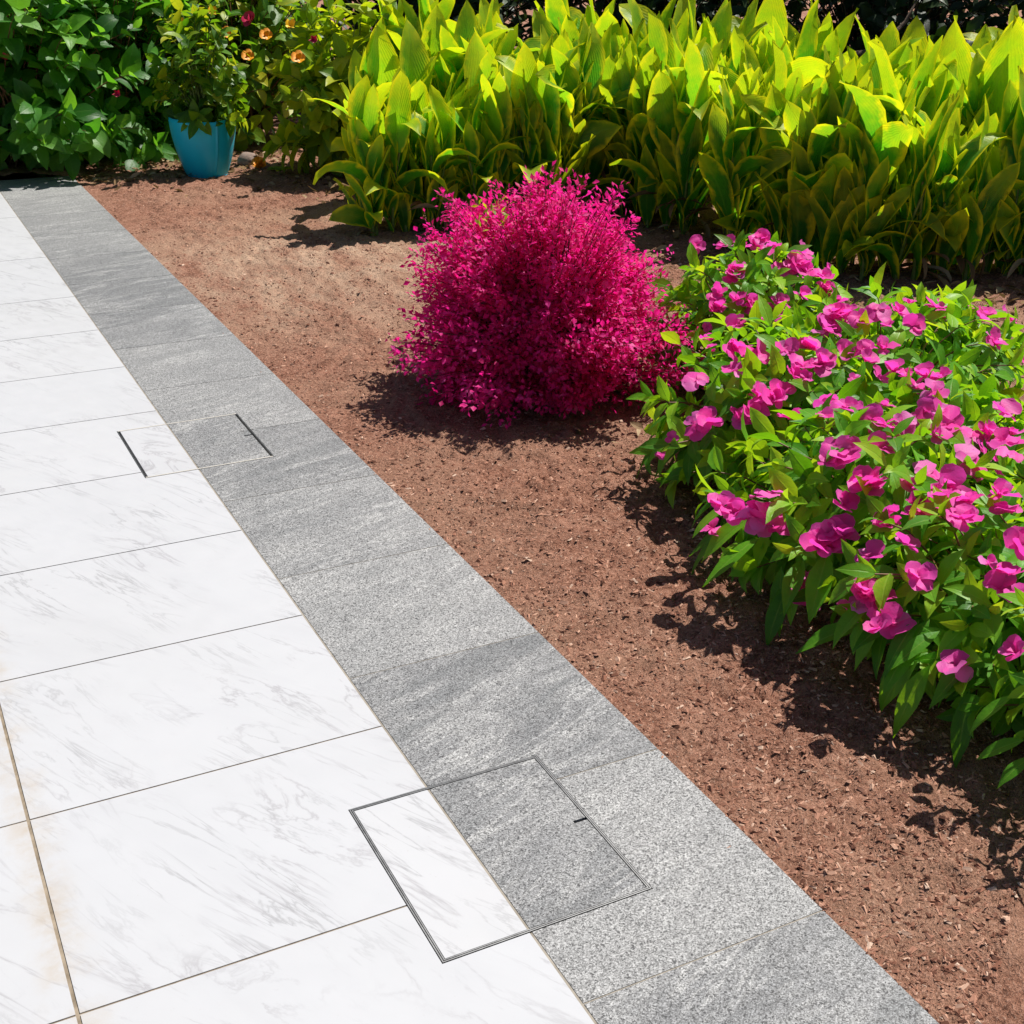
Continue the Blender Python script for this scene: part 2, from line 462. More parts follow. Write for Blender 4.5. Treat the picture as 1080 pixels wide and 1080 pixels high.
def access_cover(r, label, near):
    x0, x1, y0, y1 = r
    cx, cy = (x0 + x1) / 2, (y0 + y1) / 2
    root = empty('access_cover', (cx, cy, -.06), label, 'access cover', 'tiled access covers set flush into the paving')
    X0, X1, Y0, Y1 = x0 - cx, x1 - cx, y0 - cy, y1 - cy
    g = 0.002
    zt = .06
    if near:
        mb = MB(); ring(mb, X0 + g, X1 - g, Y0 + g, Y1 - g, .0024, .0, zt + .001); mb.build('outer_frame', M['steel'], root)
        mb = MB(); rect_box(mb, X0 + .0044, X1 - .0044, Y0 + .0044, Y1 - .0044, .001, zt - .012); mb.build('tray', M['dark'], root)
        mb = MB(); ring(mb, X0 + .0062, X1 - .0062, Y0 + .0062, Y1 - .0062, .0022, zt - .03, zt + .001); mb.build('inner_frame', M['steel'], root)
        ins = (.0104, .0104)
    else:
        for xa, xb in ((X0 + g, X0 + .0035), (X1 - .0035, X1 - g)):
            mb = MB(); rect_box(mb, xa, xb, Y0 + g, Y1 - g, 0, zt + .001); mb.build('side_strip', M['steel'], root)
        for ya, yb in ((Y0 + g, Y0 + .0085), (Y1 - .0085, Y1 - g)):
            mb = MB(); rect_box(mb, X0 + .0038, X1 - .0038, ya, yb, zt - .03, zt + .001); mb.build('edge_trim', M['cream'], root)
        mb = MB(); rect_box(mb, X0 + .0038, X1 - .0038, Y0 + .0088, Y1 - .0088, .001, zt - .016); mb.build('tray', M['dark'], root)
        ins = (.0120, .0089)
    XL = XA - cx
    mb = MB(); cv = (.37 if near else .71, .2, .44, 1)
    rect_box(mb, X0 + ins[0], XL - .003, Y0 + ins[1], Y1 - ins[1], zt - .028, zt, cv); mb.build('marble_infill', M['marble'], root)
    mb = MB(); rect_box(mb, XL - .003, XL + .003, Y0 + ins[1], Y1 - ins[1], zt - .028, zt - .0012); mb.build('grout_line', M['grout_light'], root)
    # the granite infill has the lifting slot cut into its outer edge
    sl, sw, sy = .031, .0085, (.0 if near else .0)
    mb = MB(); cv = (.63 if near else .18, .25, .25, 1)
    for q in cut((XL + .003, X1 - ins[0], Y0 + ins[1], Y1 - ins[1]), [(X1 - ins[0] - sl, X1 - ins[0] + .1, sy - sw / 2, sy + sw / 2)]):
        rect_box(mb, *q, zt - .028, zt, cv)
    mb.build('granite_infill', M['granite'], root)
    mb = MB(); rect_box(mb, X1 - ins[0] - sl + .0004, X1 - ins[0] - .0004, sy - sw / 2 + .0004, sy + sw / 2 - .0004, zt - .0275, zt - .006)
    mb.build('lifting_slot', M['dark'], root)
    return root
access_cover(COVERS[0], 'near paving access cover with a double steel rim and black lifting slot', True)
access_cover(COVERS[1], 'far smaller looking access cover with black side gaps and cream front and back edges', False)

# ------------------------------------------------------------------ ground and soil
g = MB(); g.add([(-300, -300, -.09), (300, -300, -.09), (300, 300, -.09), (-300, 300, -.09)], [(0, 1, 2, 3)])
tag(g.build('ground', M['soil']), kind='structure')

def soil_z(x, y):
    x = np.asarray(x, float); y = np.asarray(y, float)
    z = (vnoise(x * 1.7, y * 1.7, 1) - .5) * .05 + (vnoise(x * 6, y * 6, 2) - .5) * .022
    z += (vnoise(x * 22, y * 22, 3) - .5) * .022 + (vnoise(x * 50, y * 50, 4) - .5) * .017 + (vnoise(x * 130, y * 130, 5) - .5) * .004
    dE = np.where(y < Y_END + .02, np.abs(x - XB), 9)
    k = np.clip(dE / .35, 0, 1) * np.clip(np.hypot(x - 2.40, y - 9.72) / .2 - .9, 0, 1)      # trodden flat at the stone edge and round the pot
    return -.006 + z * (.12 + .88 * k) + .02 * k

def soil_grid(xs, ys):
    X, Y = np.meshgrid(xs, ys)
    Z = soil_z(X, Y)
    nx, ny = len(xs), len(ys)
    v = np.stack([X, Y, Z], -1).reshape(-1, 3)
    i = np.arange((ny - 1) * nx).reshape(ny - 1, nx)[:, :-1].ravel()
    return v, np.stack([i, i + 1, i + 1 + nx, i + nx], -1)
sm = MB()
xs = np.concatenate([np.arange(XB, 3.4, .011), np.arange(3.4, 7, .03), np.arange(7, 20.01, .2)])
ys = np.concatenate([np.arange(-1.2, .8, .05), np.arange(.8, 6, .011), np.arange(6, Y_END + .012, .02)])
ys[-1] = Y_END + .003
v, f = soil_grid(xs, ys); sm.add(v, f)
xs2 = np.concatenate([np.arange(-6, -1, .25), np.arange(-1, 6, .04), np.arange(6, 20.01, .25)])
ys2 = np.concatenate([[Y_END + .003], np.arange(Y_END + .04, 13, .05), np.arange(13, 26.01, .4)])
v, f = soil_grid(xs2, ys2); sm.add(v, f)
tag(sm.build('soil_bed', M['soil'], smooth=True), kind='structure')

def chips():
    """mulch crumbs on the bed: small wedges, one uncountable mass"""
    n = 150000
    d = .9 + 9.3 * rng.random(n) ** 1.5
    az = rng.uniform(-.10, .95, n)
    x = d * np.sin(az + .0); y = d * np.cos(az)
    k = (x > XB - np.where(rng.random(n) < .05, rng.exponential(.018, n), -.003)) & (y > .5) & (y < Y_END - .05)
    x, y, d = x[k], y[k], d[k]; n = len(x)
    big = rng.random(n) ** 5
    ln = .004 + .009 * rng.random(n) + .016 * big; wd = ln * rng.uniform(.16, .6, n); th = wd * rng.uniform(.25, .6, n)
    on = x < XB + .001                                  # crumbs kicked onto the stone edge
    z = np.where(on, .0002, soil_z(x, y) + .0005)
    ln = np.where(on, ln * .6, ln); wd = np.where(on, wd * .6, wd); th = np.where(on, th * .6, th)
    a = rng.uniform(0, 6.28, n); tl = np.where(on, 0, rng.normal(0, .28, n))
    ux = np.stack([np.cos(a) * np.cos(tl), np.sin(a) * np.cos(tl), np.sin(tl)], -1)
    uy = np.stack([-np.sin(a), np.cos(a), 0 * a], -1); uz = np.cross(ux, uy)
    P = np.stack([x, y, z], -1)
    tmpl = np.array([(-.5, -.4, 0), (.5, -.5, 0), (.45, .5, 0), (-.5, .35, 0), (-.3, -.2, 1), (.38, .1, .8)])
    sc = np.stack([ln, wd, th], -1)
    q = tmpl[None] * sc[:, None]
    V = P[:, None] + q[..., :1] * ux[:, None] + q[..., 1:2] * uy[:, None] + q[..., 2:] * uz[:, None]
    F4 = np.array([(0, 1, 5, 4), (2, 3, 4, 5)]); F3 = np.array([(1, 2, 5), (3, 0, 4)])
    C = np.repeat(np.stack([rng.random(n), rng.random(n), rng.random(n), np.ones(n)], -1), 6, 0)
    mb = MB()
    o = (np.arange(n) * 6)[:, None, None]
    mb.add(V.reshape(-1, 3), (F4[None] + o).reshape(-1, 4), C)
    mb.n = 0
    mb.f.append((F3[None] + o).reshape(-1, 3)); mb.m.append(np.zeros(n * 2, int))
    t = NT('mulch_crumb'); at, r, gg, b = var(t)
    c = t.ramp(r, [(0, (.09, .038, .025)), (.25, (.25, .112, .072)), (.65, (.42, .22, .15)), (.92, (.50, .30, .21)), (1, (.58, .42, .32))])
    o_ = mb.build('mulch', t.done(c, .9, None, .15))
    tag(o_, 'crumbs of red brown bark mulch over the bed', 'mulch', kind='stuff')
chips()

# ------------------------------------------------------------------ planting
def basis_perp(d):
    d = unit(d)
    ref = np.where(np.abs(d[..., 2:3]) > .95, np.array([1., 0, 0]), np.array([0, 0, 1.]))
    s = unit(np.cross(d, ref)); return s, np.cross(s, d)

def lump(dirs, seed, amp):
    """lumpy radius factor over directions"""
    r = np.random.default_rng(seed)
    k = unit(r.normal(size=(9, 3))); ph = r.random(9) * 6.28; fr = r.uniform(2.2, 5.5, 9)
    return 1 + amp * np.sin((dirs[..., None, :] * k).sum(-1) * fr + ph).mean(-1) * 2.4

def shrub(name, label, cat, loc, rx, ry, h, z_mid, mats, n_shoot, leaf, per, lo=-.35, group=None, lumpamp=.18, prof='ovate',
          seg=3, bend=(.3, 1.0), inner=.35, seed=1, ratio=.55, droop=.35, stem_m=None, wave=.0, light_dir=None):
    """stems fan out of one base to a lumpy ellipsoid, rosettes of leaves along their outer part"""
    r = np.random.default_rng(seed)
    root = empty(name, loc, label, cat, group)
    zc = z_mid; rz = h - z_mid
    d = unit(r.normal(size=(n_shoot * 4, 3))); d = d[d[:, 2] > lo][:n_shoot]; n = len(d)
    f = lump(d, seed, lumpamp) * (1 - inner * r.random(n) ** 2.2)
    tip = d * np.array([rx, ry, rz]) * f[:, None] + np.array([0, 0, zc])
    tip[:, 2] = np.maximum(tip[:, 2], .06)
    st, lf = MB(), MB()
    base = np.stack([r.normal(0, rx * .10, n), r.normal(0, ry * .10, n), np.zeros(n) - .02], -1)
    ctrl = base * .6 + tip * .4; ctrl[:, 2] = tip[:, 2] * .75 + .08
    T = np.linspace(0, 1, 6)[None, :, None]
    path = (1 - T) ** 2 * base[:, None] + 2 * T * (1 - T) * ctrl[:, None] + T ** 2 * tip[:, None]
    for i in range(n):
        tube(st, path[i], .006 * (h / .6) ** .6, .002, 4)
    st.build('stems', stem_m or M['stem_green'], root, True)
    # leaves
    kk = np.tile(np.arange(per), n); who = np.repeat(np.arange(n), per)
    u = 1 - .62 * (kk / max(per - 1, 1)) ** 1.25
    u = np.clip(u + r.normal(0, .02, len(u)), .2, 1)
    uu = u[:, None]
    P = (1 - uu) ** 2 * base[who] + 2 * uu * (1 - uu) * ctrl[who] + uu ** 2 * tip[who]
    ax = unit(2 * (1 - uu) * (ctrl[who] - base[who]) + 2 * uu * (tip[who] - ctrl[who]) + 1e-6)
    out = unit(d[who] * np.array([1, 1, .6]) + np.array([0, 0, .35]))
    ax = unit(ax + .6 * out)
    s, t_ = basis_perp(ax)
    ang = kk * 2.399 + np.repeat(r.random(n) * 6.28, per)
    rad = s * np.cos(ang)[:, None] + t_ * np.sin(ang)[:, None]
    spread = .55 + .75 * (1 - u) / .6 + r.normal(0, .22, len(u))
    D = unit(ax * np.cos(spread)[:, None] + rad * np.sin(spread)[:, None] + np.array([0, 0, -droop]) * (1 - u[:, None]) * 1.2 + r.normal(0, .12, (len(u), 3)))
    N = unit(ax * np.sin(spread)[:, None] - rad * np.cos(spread)[:, None] + np.array([0, 0, .9]) + r.normal(0, .15, (len(u), 3)))
    L = leaf * r.uniform(.6, 1.15, len(u)) * (1 - .25 * (kk == 0))
    leaves(lf, P, D, N, L, L * ratio * r.uniform(.8, 1.2, len(u)), r.uniform(*bend, len(u)), r.uniform(.1, .45, len(u)), prof, seg, wave, r.random(len(u)))
    lf.build('foliage', mats, root, True)
    return root

# leaf materials
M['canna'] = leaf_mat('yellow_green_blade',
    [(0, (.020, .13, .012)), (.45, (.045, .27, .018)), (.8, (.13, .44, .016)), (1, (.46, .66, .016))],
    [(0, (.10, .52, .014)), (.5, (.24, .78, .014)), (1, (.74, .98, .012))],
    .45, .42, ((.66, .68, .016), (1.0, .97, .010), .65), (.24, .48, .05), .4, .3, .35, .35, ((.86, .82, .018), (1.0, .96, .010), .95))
M['impatiens'] = leaf_mat('bright_green_leaf',
    [(0, (.045, .18, .012)), (.5, (.12, .36, .016)), (1, (.30, .52, .025))],
    [(0, (.22, .60, .008)), (.6, (.48, .82, .012)), (1, (.75, .92, .02))], .40, .45, None, (.34, .52, .08), .4, .3, .3)
M['broad'] = leaf_mat('deep_green_leaf',
    [(0, (.022, .10, .014)), (.55, (.055, .21, .022)), (1, (.14, .34, .04))],
    [(0, (.12, .46, .012)), (1, (.40, .80, .04))], .42, .45, None, (.14, .28, .06), .4, .3, .35)
M['mixed'] = leaf_mat('mid_green_leaf',
    [(0, (.025, .085, .008)), (.5, (.07, .19, .012)), (.85, (.20, .31, .015)), (1, (.40, .38, .02))],
    [(0, (.16, .44, .008)), (.6, (.4, .62, .012)), (1, (.8, .8, .02))], .38, .45, None, (.24, .34, .06), .4, .3, .3)
M['lime'] = leaf_mat('lime_leaf',
    [(0, (.06, .17, .01)), (.5, (.18, .31, .012)), (1, (.44, .48, .02))],
    [(0, (.32, .58, .008)), (1, (.88, .9, .015))], .44, .45, None, (.38, .46, .06), .4, .3, .3)
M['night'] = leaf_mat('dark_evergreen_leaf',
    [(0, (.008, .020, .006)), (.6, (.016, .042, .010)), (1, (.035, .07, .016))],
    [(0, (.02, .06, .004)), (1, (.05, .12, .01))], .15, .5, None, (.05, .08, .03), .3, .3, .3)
M['magenta_leaf'] = leaf_mat('magenta_leaf',
    [(0, (.22, .005, .055)), (.35, (.68, .012, .185)), (.8, (.92, .04, .36)), (1, (.94, .20, .54))],
    [(0, (.90, .006, .22)), (1, (.99, .03, .42))], .52, .5, None, (.7, .1, .3), .2, .4, .25)
M['dead'] = leaf_mat('withered_leaf', [(0, (.10, .055, .025)), (.6, (.25, .16, .08)), (1, (.42, .32, .20))], [(0, (.2, .12, .04)), (1, (.4, .3, .14))], .2, .8, None, (.2, .13, .07), .2, .4, .1)

# ---- magenta loropetalum-like bush
def magenta_bush(loc, r0, h):
    r = np.random.default_rng(11)
    root = empty('magenta_bush', loc, 'rounded magenta pink leaved bush of tiny leaves standing alone on the soil', 'bush')
    st, lf = MB(), MB()
    n = 1750
    d = unit(r.normal(size=(n * 4, 3))); d = d[d[:, 2] > -.85][:n]; n = len(d)
    f = lump(d, 5, .22) * lump(d * 2.6, 9, .26) * (1 - .34 * r.random(n) ** 1.8)
    f[:90] *= r.uniform(1.03, 1.18, 90)
    zc = h * .40
    tip = d * np.array([r0, r0, h - zc]) * f[:, None] + np.array([0, 0, zc])
    tip[:, 2] = np.maximum(tip[:, 2], .02 + .05 * r.random(n))
    base = np.stack([r.normal(0, .05, n), r.normal(0, .05, n), np.full(n, -.02)], -1)
    ctrl = base * .55 + tip * .45; ctrl[:, 2] = tip[:, 2] * .62 + .05
    T = np.linspace(0, 1, 6)[None, :, None]
    path = (1 - T) ** 2 * base[:, None] + 2 * T * (1 - T) * ctrl[:, None] + T ** 2 * tip[:, None]
    for i in range(0, n):
        tube(st, path[i] if i % 3 == 0 else path[i][3:], .005 if i % 3 == 0 else .0022, .0010, 3)
    st.build('twigs', M['stem_purple'], root, True)
    per = 34
    kk = np.tile(np.arange(per), n); who = np.repeat(np.arange(n), per)
    u = 1 - .36 * (kk / (per - 1)) + r.normal(0, .01, len(kk)); u = np.clip(u, .3, 1.02); uu = u[:, None]
    P = (1 - uu) ** 2 * base[who] + 2 * uu * (1 - uu) * ctrl[who] + uu ** 2 * tip[who]
    ax = unit(2 * (1 - uu) * (ctrl[who] - base[who]) + 2 * uu * (tip[who] - ctrl[who]) + 1e-6)
    # short side sprigs: leaves sit up to 4 cm off the twig
    s, t_ = basis_perp(ax); ang = r.random(len(kk)) * 6.28
    rad = s * np.cos(ang)[:, None] + t_ * np.sin(ang)[:, None]
    P = P + rad * (r.random(len(kk)) ** 1.3 * .040)[:, None]
    P[:, 2] = np.maximum(P[:, 2], .02)
    D = unit(ax * .75 + rad * .75 + r.normal(0, .3, P.shape)); N = unit(r.normal(0, .45, P.shape) + np.array([.25, 0, 1.0]) + d[who] * .5)
    L = r.uniform(.016, .034, len(kk))
    per_t = np.clip(r.random(n)[who] * .7 + r.random(len(kk)) * .3, 0, 1)
    leaves(lf, P, D, N, L, L * r.uniform(.5, .8, len(kk)), r.uniform(-.3, .8, len(kk)), .25, 'ovate', 2, 0, per_t)
    # a few greener reverted sprigs near the top left
    m = 60
    cen = np.array([-.20, .02, h * .88])
    P = cen + r.normal(0, .05, (m, 3)); leaves(lf, P, r.normal(0, .5, (m, 3)) + [0, 0, .6], r.normal(0, .5, (m, 3)) + [0, 0, 1], .035, .012, .4, .2, 'lance', 2, m=1)
    lf.build('foliage', [M['magenta_leaf'], M['lime']], root, True)
    return root
magenta_bush((2.42, 4.45, 0), .505, .80)

# ---- pink flowering plants
PLANTS = [   # x, y, rx, ry, h, label
    (3.18, 4.08, .40, .42, .60, 'leafy pink flowered plant touching the right side of the magenta bush'),
    (2.65, 3.22, .43, .45, .55, 'pink flowered plant at the left tip of the clump, few blooms low on its side'),
    (3.26, 3.36, .44, .44, .56, 'pink flowered plant thick with blooms in the middle of the clump'),
    (2.42, 2.52, .42, .42, .53, 'pink flowered plant overhanging the broad patch of shaded soil in front'),
    (2.97, 2.70, .42, .42, .49, 'pink flowered plant with the densest bright blooms at right of the clump'),
    (3.74, 3.55, .38, .34, .42, 'mostly green plant with few small pink flowers behind the others, below the canna leaves'),
    (2.44, 1.95, .42, .40, .50, 'pink flowered plant nearest the viewer with long green leaves hanging to the soil'),
    (2.96, 2.12, .42, .42, .52, 'pink flowered plant cut by the right photo edge beside the nearest one'),
    (2.40, 1.46, .42, .42, .56, 'pink flowered plant mostly outside the lower right photo edge, shading the soil'),
]
FL5 = [(195,80,1),(272,80,1),(310,145,2),(365,65,2),(400,90,1),(460,130,2),(480,150,1),(540,145,0),(530,195,2),(470,215,1),(415,235,1),(395,265,2),(345,250,2),
 (245,250,2),(225,295,0),(300,300,1),(310,365,2),(335,385,1),(295,420,1),(200,445,1),(430,365,1),(500,360,2),(530,400,2),(600,382,2),(560,300,2),
 (590,265,2),(640,280,1),(685,255,1),(695,360,1),(740,265,1),(775,300,1),(765,240,0),(835,250,1),(960,285,1),(710,300,0),(455,435,1),(420,480,2),(360,490,1),
 (615,440,0),(680,440,1),(760,440,2),(810,440,1),(855,440,1),(835,480,1),(600,525,1),(545,550,0),(700,520,0),(700,570,2),(660,560,1),(690,635,1),(585,640,2),
 (550,670,0),(810,535,2),(870,570,1),(830,600,1),(320,550,2),(235,555,1),(190,560,1),(130,595,0),(105,640,0),(1020,535,1),(940,600,1),(990,620,2),(1050,650,2),
 (920,665,1),(1075,390,0),(75,340,0),(490,440,0)]
FL6 = [(245,145,1),(310,110,2),(390,120,2),(345,120,2),(400,55,1),(640,40,2),(590,90,1),(550,160,2),(560,200,1),(590,170,1),(720,150,2),(675,230,1),(765,200,1),(770,45,1),(785,95,1),
 (870,80,2),(860,40,2),(920,130,2),(1010,70,2),(1060,205,1),(1040,280,2),(985,250,0),(800,285,2),(675,335,2),(625,380,1),(710,400,2),(485,290,2),(480,330,2),
 (900,515,1),(1070,490,1),(1075,340,0)]
FLOWERS = [(660 + x * .3889, 230 + y * .3889, s) for x, y, s in FL5] + [(660 + x * .3889, 500 + y * .3889, s) for x, y, s in FL6]

tp = NT('pink_petal'); a_, r_, al_, ac_ = var(tp); co_ = tp.coord()
pc = tp.ramp(r_, [(0, (.96, .04, .38)), (.6, (.98, .08, .52)), (1, (.98, .25, .68))])
pc = tp.mix(tp.math('MULTIPLY', tp.maprange(al_, .35, .0), .45), pc, (.75, .01, .22))
pc = tp.mix(tp.math('MULTIPLY', tp.noise(co_, 160, 2), .25), pc, (.92, .25, .72))
M['petal'] = tp.done(pc, .5, tp.bump(tp.noise(tp.mapping(co_, scale=(1, 1, 1)), 220, 2), .3, .002), .3, trans=tp.mix(.5, pc, (1.0, .06, .66)), tfac=.52)
M['petal_orange'] = plain_mat('orange_petal', (.75, .20, .005), (.85, .42, .01), 60, .5)
M['petal_red'] = plain_mat('crimson_petal', (.55, .01, .05), (.70, .03, .14), 60, .5)
M['petal_yellow'] = plain_mat('yellow_petal', (.75, .40, .01), (.85, .55, .02), 60, .5)
M['petal_lilac'] = plain_mat('lilac_petal', (.50, .45, .75), (.7, .68, .85), 60, .5)

def flower_mesh(seed, size=.04, mat='petal', npet=5, cup=1.3):
    """one bloom: two whorls of broad ruffled petals round a common centre"""
    r = np.random.default_rng(seed); mb = MB()
    ax = unit(np.append(r.normal(0, .2, 2), 1.0))
    s, t_ = basis_perp(ax[None]); s, t_ = s[0], t_[0]
    for ly, (npl, sc, op) in enumerate(((npet, 1.0, cup), (2, .75, cup * .6))[:2 if seed % 3 == 0 else 1]):
        an = np.arange(npl) * 6.283 / npl + r.normal(0, .25, npl) + ly * .6
        rad = s * np.cos(an)[:, None] + t_ * np.sin(an)[:, None]
        el = op + r.normal(0, .30, npl)
        D = rad * np.sin(el)[:, None] + ax * np.cos(el)[:, None]
        N = ax * np.sin(el)[:, None] - rad * np.cos(el)[:, None] + r.normal(0, .2, (npl, 3))
        L = size * sc * r.uniform(.75, 1.3, npl)
        leaves(mb, np.tile([0, 0, 0.], (npl, 1)), D, N, L, L * r.uniform(.85, 1.3, npl), r.uniform(-.5, .6, npl), r.uniform(-.2, .4, npl), 'petal', 5, .07, np.clip(r.normal(.5, .25, npl), 0, 1))
    return mb.mesh('flower', M[mat], True)
FM = {0: [flower_mesh(40 + i, .028) for i in range(5)], 1: [flower_mesh(50 + i, .044, 'petal', 5, 1.15 + .1 * (i % 4)) for i in range(9)]}

def pix_ray(px, py):
    d = ROT @ np.array([px - 540, -(py - 540), -1346.69]); return d / np.linalg.norm(d)

plant_roots = []
for i, (x, y, rx, ry, h, lab) in enumerate(PLANTS):
    o = shrub('pink_flowering_plant', lab, 'flowering plant', (x, y, 0), rx, ry, h, h * .40, M['impatiens'], 104, .120, 11, -.55,
              'pink flowering plants at the edge of the bed', .14, 'lance', 4, (.35, 1.25), .35, 100 + i, .40, .5, M['stem_red'])
    plant_roots.append(o)
    if i in (1, 3, 6, 8):          # long old leaves that hang from the lower rim of the plants along the open soil
        hr = np.random.default_rng(900 + i); m = 26
        an = hr.uniform(2.2, 4.9, m); o3 = np.stack([np.cos(an), np.sin(an), 0 * an], -1)
        P = o3 * np.array([rx, ry, 0]) * hr.uniform(.62 if i == 1 else .78, .84 if i == 1 else 1.0, (m, 1)) + np.array([0, 0, 1]) * hr.uniform(.15, .30, (m, 1))
        hl = MB(); L = np.minimum(hr.uniform(.13, .22, m), P[:, 2] + .02) * (.62 if i == 8 else 1.0)
        leaves(hl, P, o3 * .55 + np.array([0, 0, -.5]) + hr.normal(0, .2, (m, 3)), o3 * .6 + np.array([0, 0, .7]), L, L * hr.uniform(.24, .34, m), hr.uniform(.3, .8, m), hr.uniform(.1, .5, m), 'lance', 6, .04, hr.random(m) * .6)
        hl.build('leaves', M['impatiens'], o, True)
fr = np.random.default_rng(5)
for px, py, sz in FLOWERS:
    d = pix_ray(px, py); best = None
    for i, (x, y, rx, ry, h, lab) in enumerate(PLANTS):
        c = np.array([x, y, h * .40]); sc = np.array([rx, ry, h * .6]) * 1.0
        o = (CAM - c) / sc; dd = d / sc
        A = dd @ dd; B = o @ dd; Cc = o @ o - 1; disc = B * B - A * Cc
        if disc > 0:
            tt = (-B - math.sqrt(disc)) / A
            if best is None or tt < best[0]: best = (tt, i, c, sc)
    if best is None:      # just beside every plant: hang it on the closest one
        cand = []
        for i, (x, y, rx, ry, h, lab) in enumerate(PLANTS):
            c = np.array([x, y, h * .4]); sc = np.array([rx, ry, h * .6])
            o = (CAM - c) / sc; dd = d / sc; tt = -(o @ dd) / (dd @ dd); cand.append((np.linalg.norm(o + tt * dd), tt, i, c, sc))
        q = min(cand, key=lambda e: e[0])
        if q[0] > 1.35: continue
        best = q[1:]
    tt, i, c, sc = best
    for b in range(1 if sz < 2 else int(fr.integers(2, 4))):
        p = CAM + tt * d
        nrm = unit((p - c) / sc ** 2)
        p = p + nrm * .012
        if b: p = p + fr.normal(0, .026, 3)
        p[2] = max(p[2], .07)
        nrm = unit(nrm * .45 + np.array([.25, 0, .95]) + fr.normal(0, .33, 3) - d * .35)
        ms = FM[min(sz, 1)]
        fo = bpy.data.objects.new('flower', ms[fr.integers(len(ms))])
        COL.objects.link(fo)
        fo.parent = plant_roots[i]
        x, y = PLANTS[i][:2]
        fo.location = (p[0] - x, p[1] - y, p[2])
        q = Vector(nrm).to_track_quat('Z', 'Y') @ Quaternion((0, 0, 1), fr.uniform(0, 6.28))
        fo.rotation_mode = 'QUATERNION'; fo.rotation_quaternion = q
        s_ = fr.uniform(.82, 1.15); fo.scale = (s_, s_, s_)

# a few more blooms on the tops and far sides
for i, (x, y, rx, ry, h, lab) in enumerate(PLANTS):
    for b in range(5):
        a = fr.uniform(-1.4, 1.9); e = fr.uniform(.35, 1.2)
        nrm = np.array([math.cos(a) * math.cos(e), math.sin(a) * math.cos(e), math.sin(e)])
        ms = FM[int(b > 1)]
        fo = bpy.data.objects.new('flower', ms[fr.integers(len(ms))]); COL.objects.link(fo); fo.parent = plant_roots[i]
        fo.location = tuple(nrm * np.array([rx, ry, h * .6]) * 1.04 + np.array([0, 0, h * .4]))
        fo.rotation_mode = 'QUATERNION'; fo.rotation_quaternion = Vector(nrm + np.array([0, 0, .6])).to_track_quat('Z', 'Y')

# ---- canna bed
def canna_clump(loc, label, seed, nsh=5, ht=1.0, rad=.17, green=0.0, leaf=.66):
    r = np.random.default_rng(seed)
    root = empty('canna_clump', loc, label, 'canna plant', 'yellow green canna plants in the dense bed')
    st, lf, dl = MB(), MB(), MB()
    P, D, N, L, W, B, R = [], [], [], [], [], [], []
    for s in range(nsh):
        a = r.uniform(0, 6.28); b0 = np.array([math.cos(a), math.sin(a), 0]) * rad * math.sqrt(r.random()); b0[2] = -.03
        H = ht * r.uniform(.50, .68)
        lean = np.append(r.normal(0, .05, 2), 0)
        pts = np.array([b0 + lean * t * t + np.array([0, 0, H * t]) for t in np.linspace(0, 1, 5)])
        tube(st, pts, .014, .007, 6)
        nl = r.integers(8, 12); an = r.uniform(0, 6.28)
        for k in range(nl):
            t = .04 + .96 * ((k + r.uniform(-.2, .2)) / (nl - 1)) ** 1.15 if k else .05; t = min(max(t, .05), 1)
            p = b0 + lean * t * t + np.array([0, 0, H * t])
            an += math.pi + r.normal(0, .55)
            tilt = .25 - .15 * t + r.normal(0, .09)
            o = np.array([math.cos(an), math.sin(an), 0])
            D.append(o * math.sin(tilt) + np.array([0, 0, math.cos(tilt)])); N.append(-o * math.cos(tilt) + np.array([0, 0, math.sin(tilt)]) + r.normal(0, .5, 3))
            P.append(p); l = leaf * ht * r.uniform(.62, 1.05) * (.85 + .15 * t); L.append(l); W.append(l * r.uniform(.24, .38))
            B.append(r.uniform(.05, .45) if r.random() < .76 else r.uniform(.9, 2.4))
            R.append(np.clip(.10 + .14 * t + .66 * t * r.random() + r.normal(0, .14) - green, 0, 1))  # sunlit tops put into the colour: higher leaves come out yellower
    P, D, N = map(np.array, (P, D, N))
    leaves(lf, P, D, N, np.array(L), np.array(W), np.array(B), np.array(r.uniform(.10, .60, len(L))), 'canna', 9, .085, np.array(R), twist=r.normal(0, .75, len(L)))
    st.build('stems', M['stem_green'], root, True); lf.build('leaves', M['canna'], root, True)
    m = 7; an = r.uniform(0, 6.28, m); o = np.stack([np.cos(an), np.sin(an), 0 * an], -1)
    leaves(dl, o * r.uniform(.02, rad, (m, 1)) + np.array([0, 0, .22]) * r.random((m, 1)), o * .8 + np.array([0, 0, .1]) + r.normal(0, .3, (m, 3)), [0, 0, 1] + r.normal(0, .3, (m, 3)),
           r.uniform(.12, .3, m), r.uniform(.02, .05, m), r.uniform(.6, 1.8, m), .7, 'canna', 6, .08)
    dl.build('withered_leaves', M['dead'], root, True)
    return root

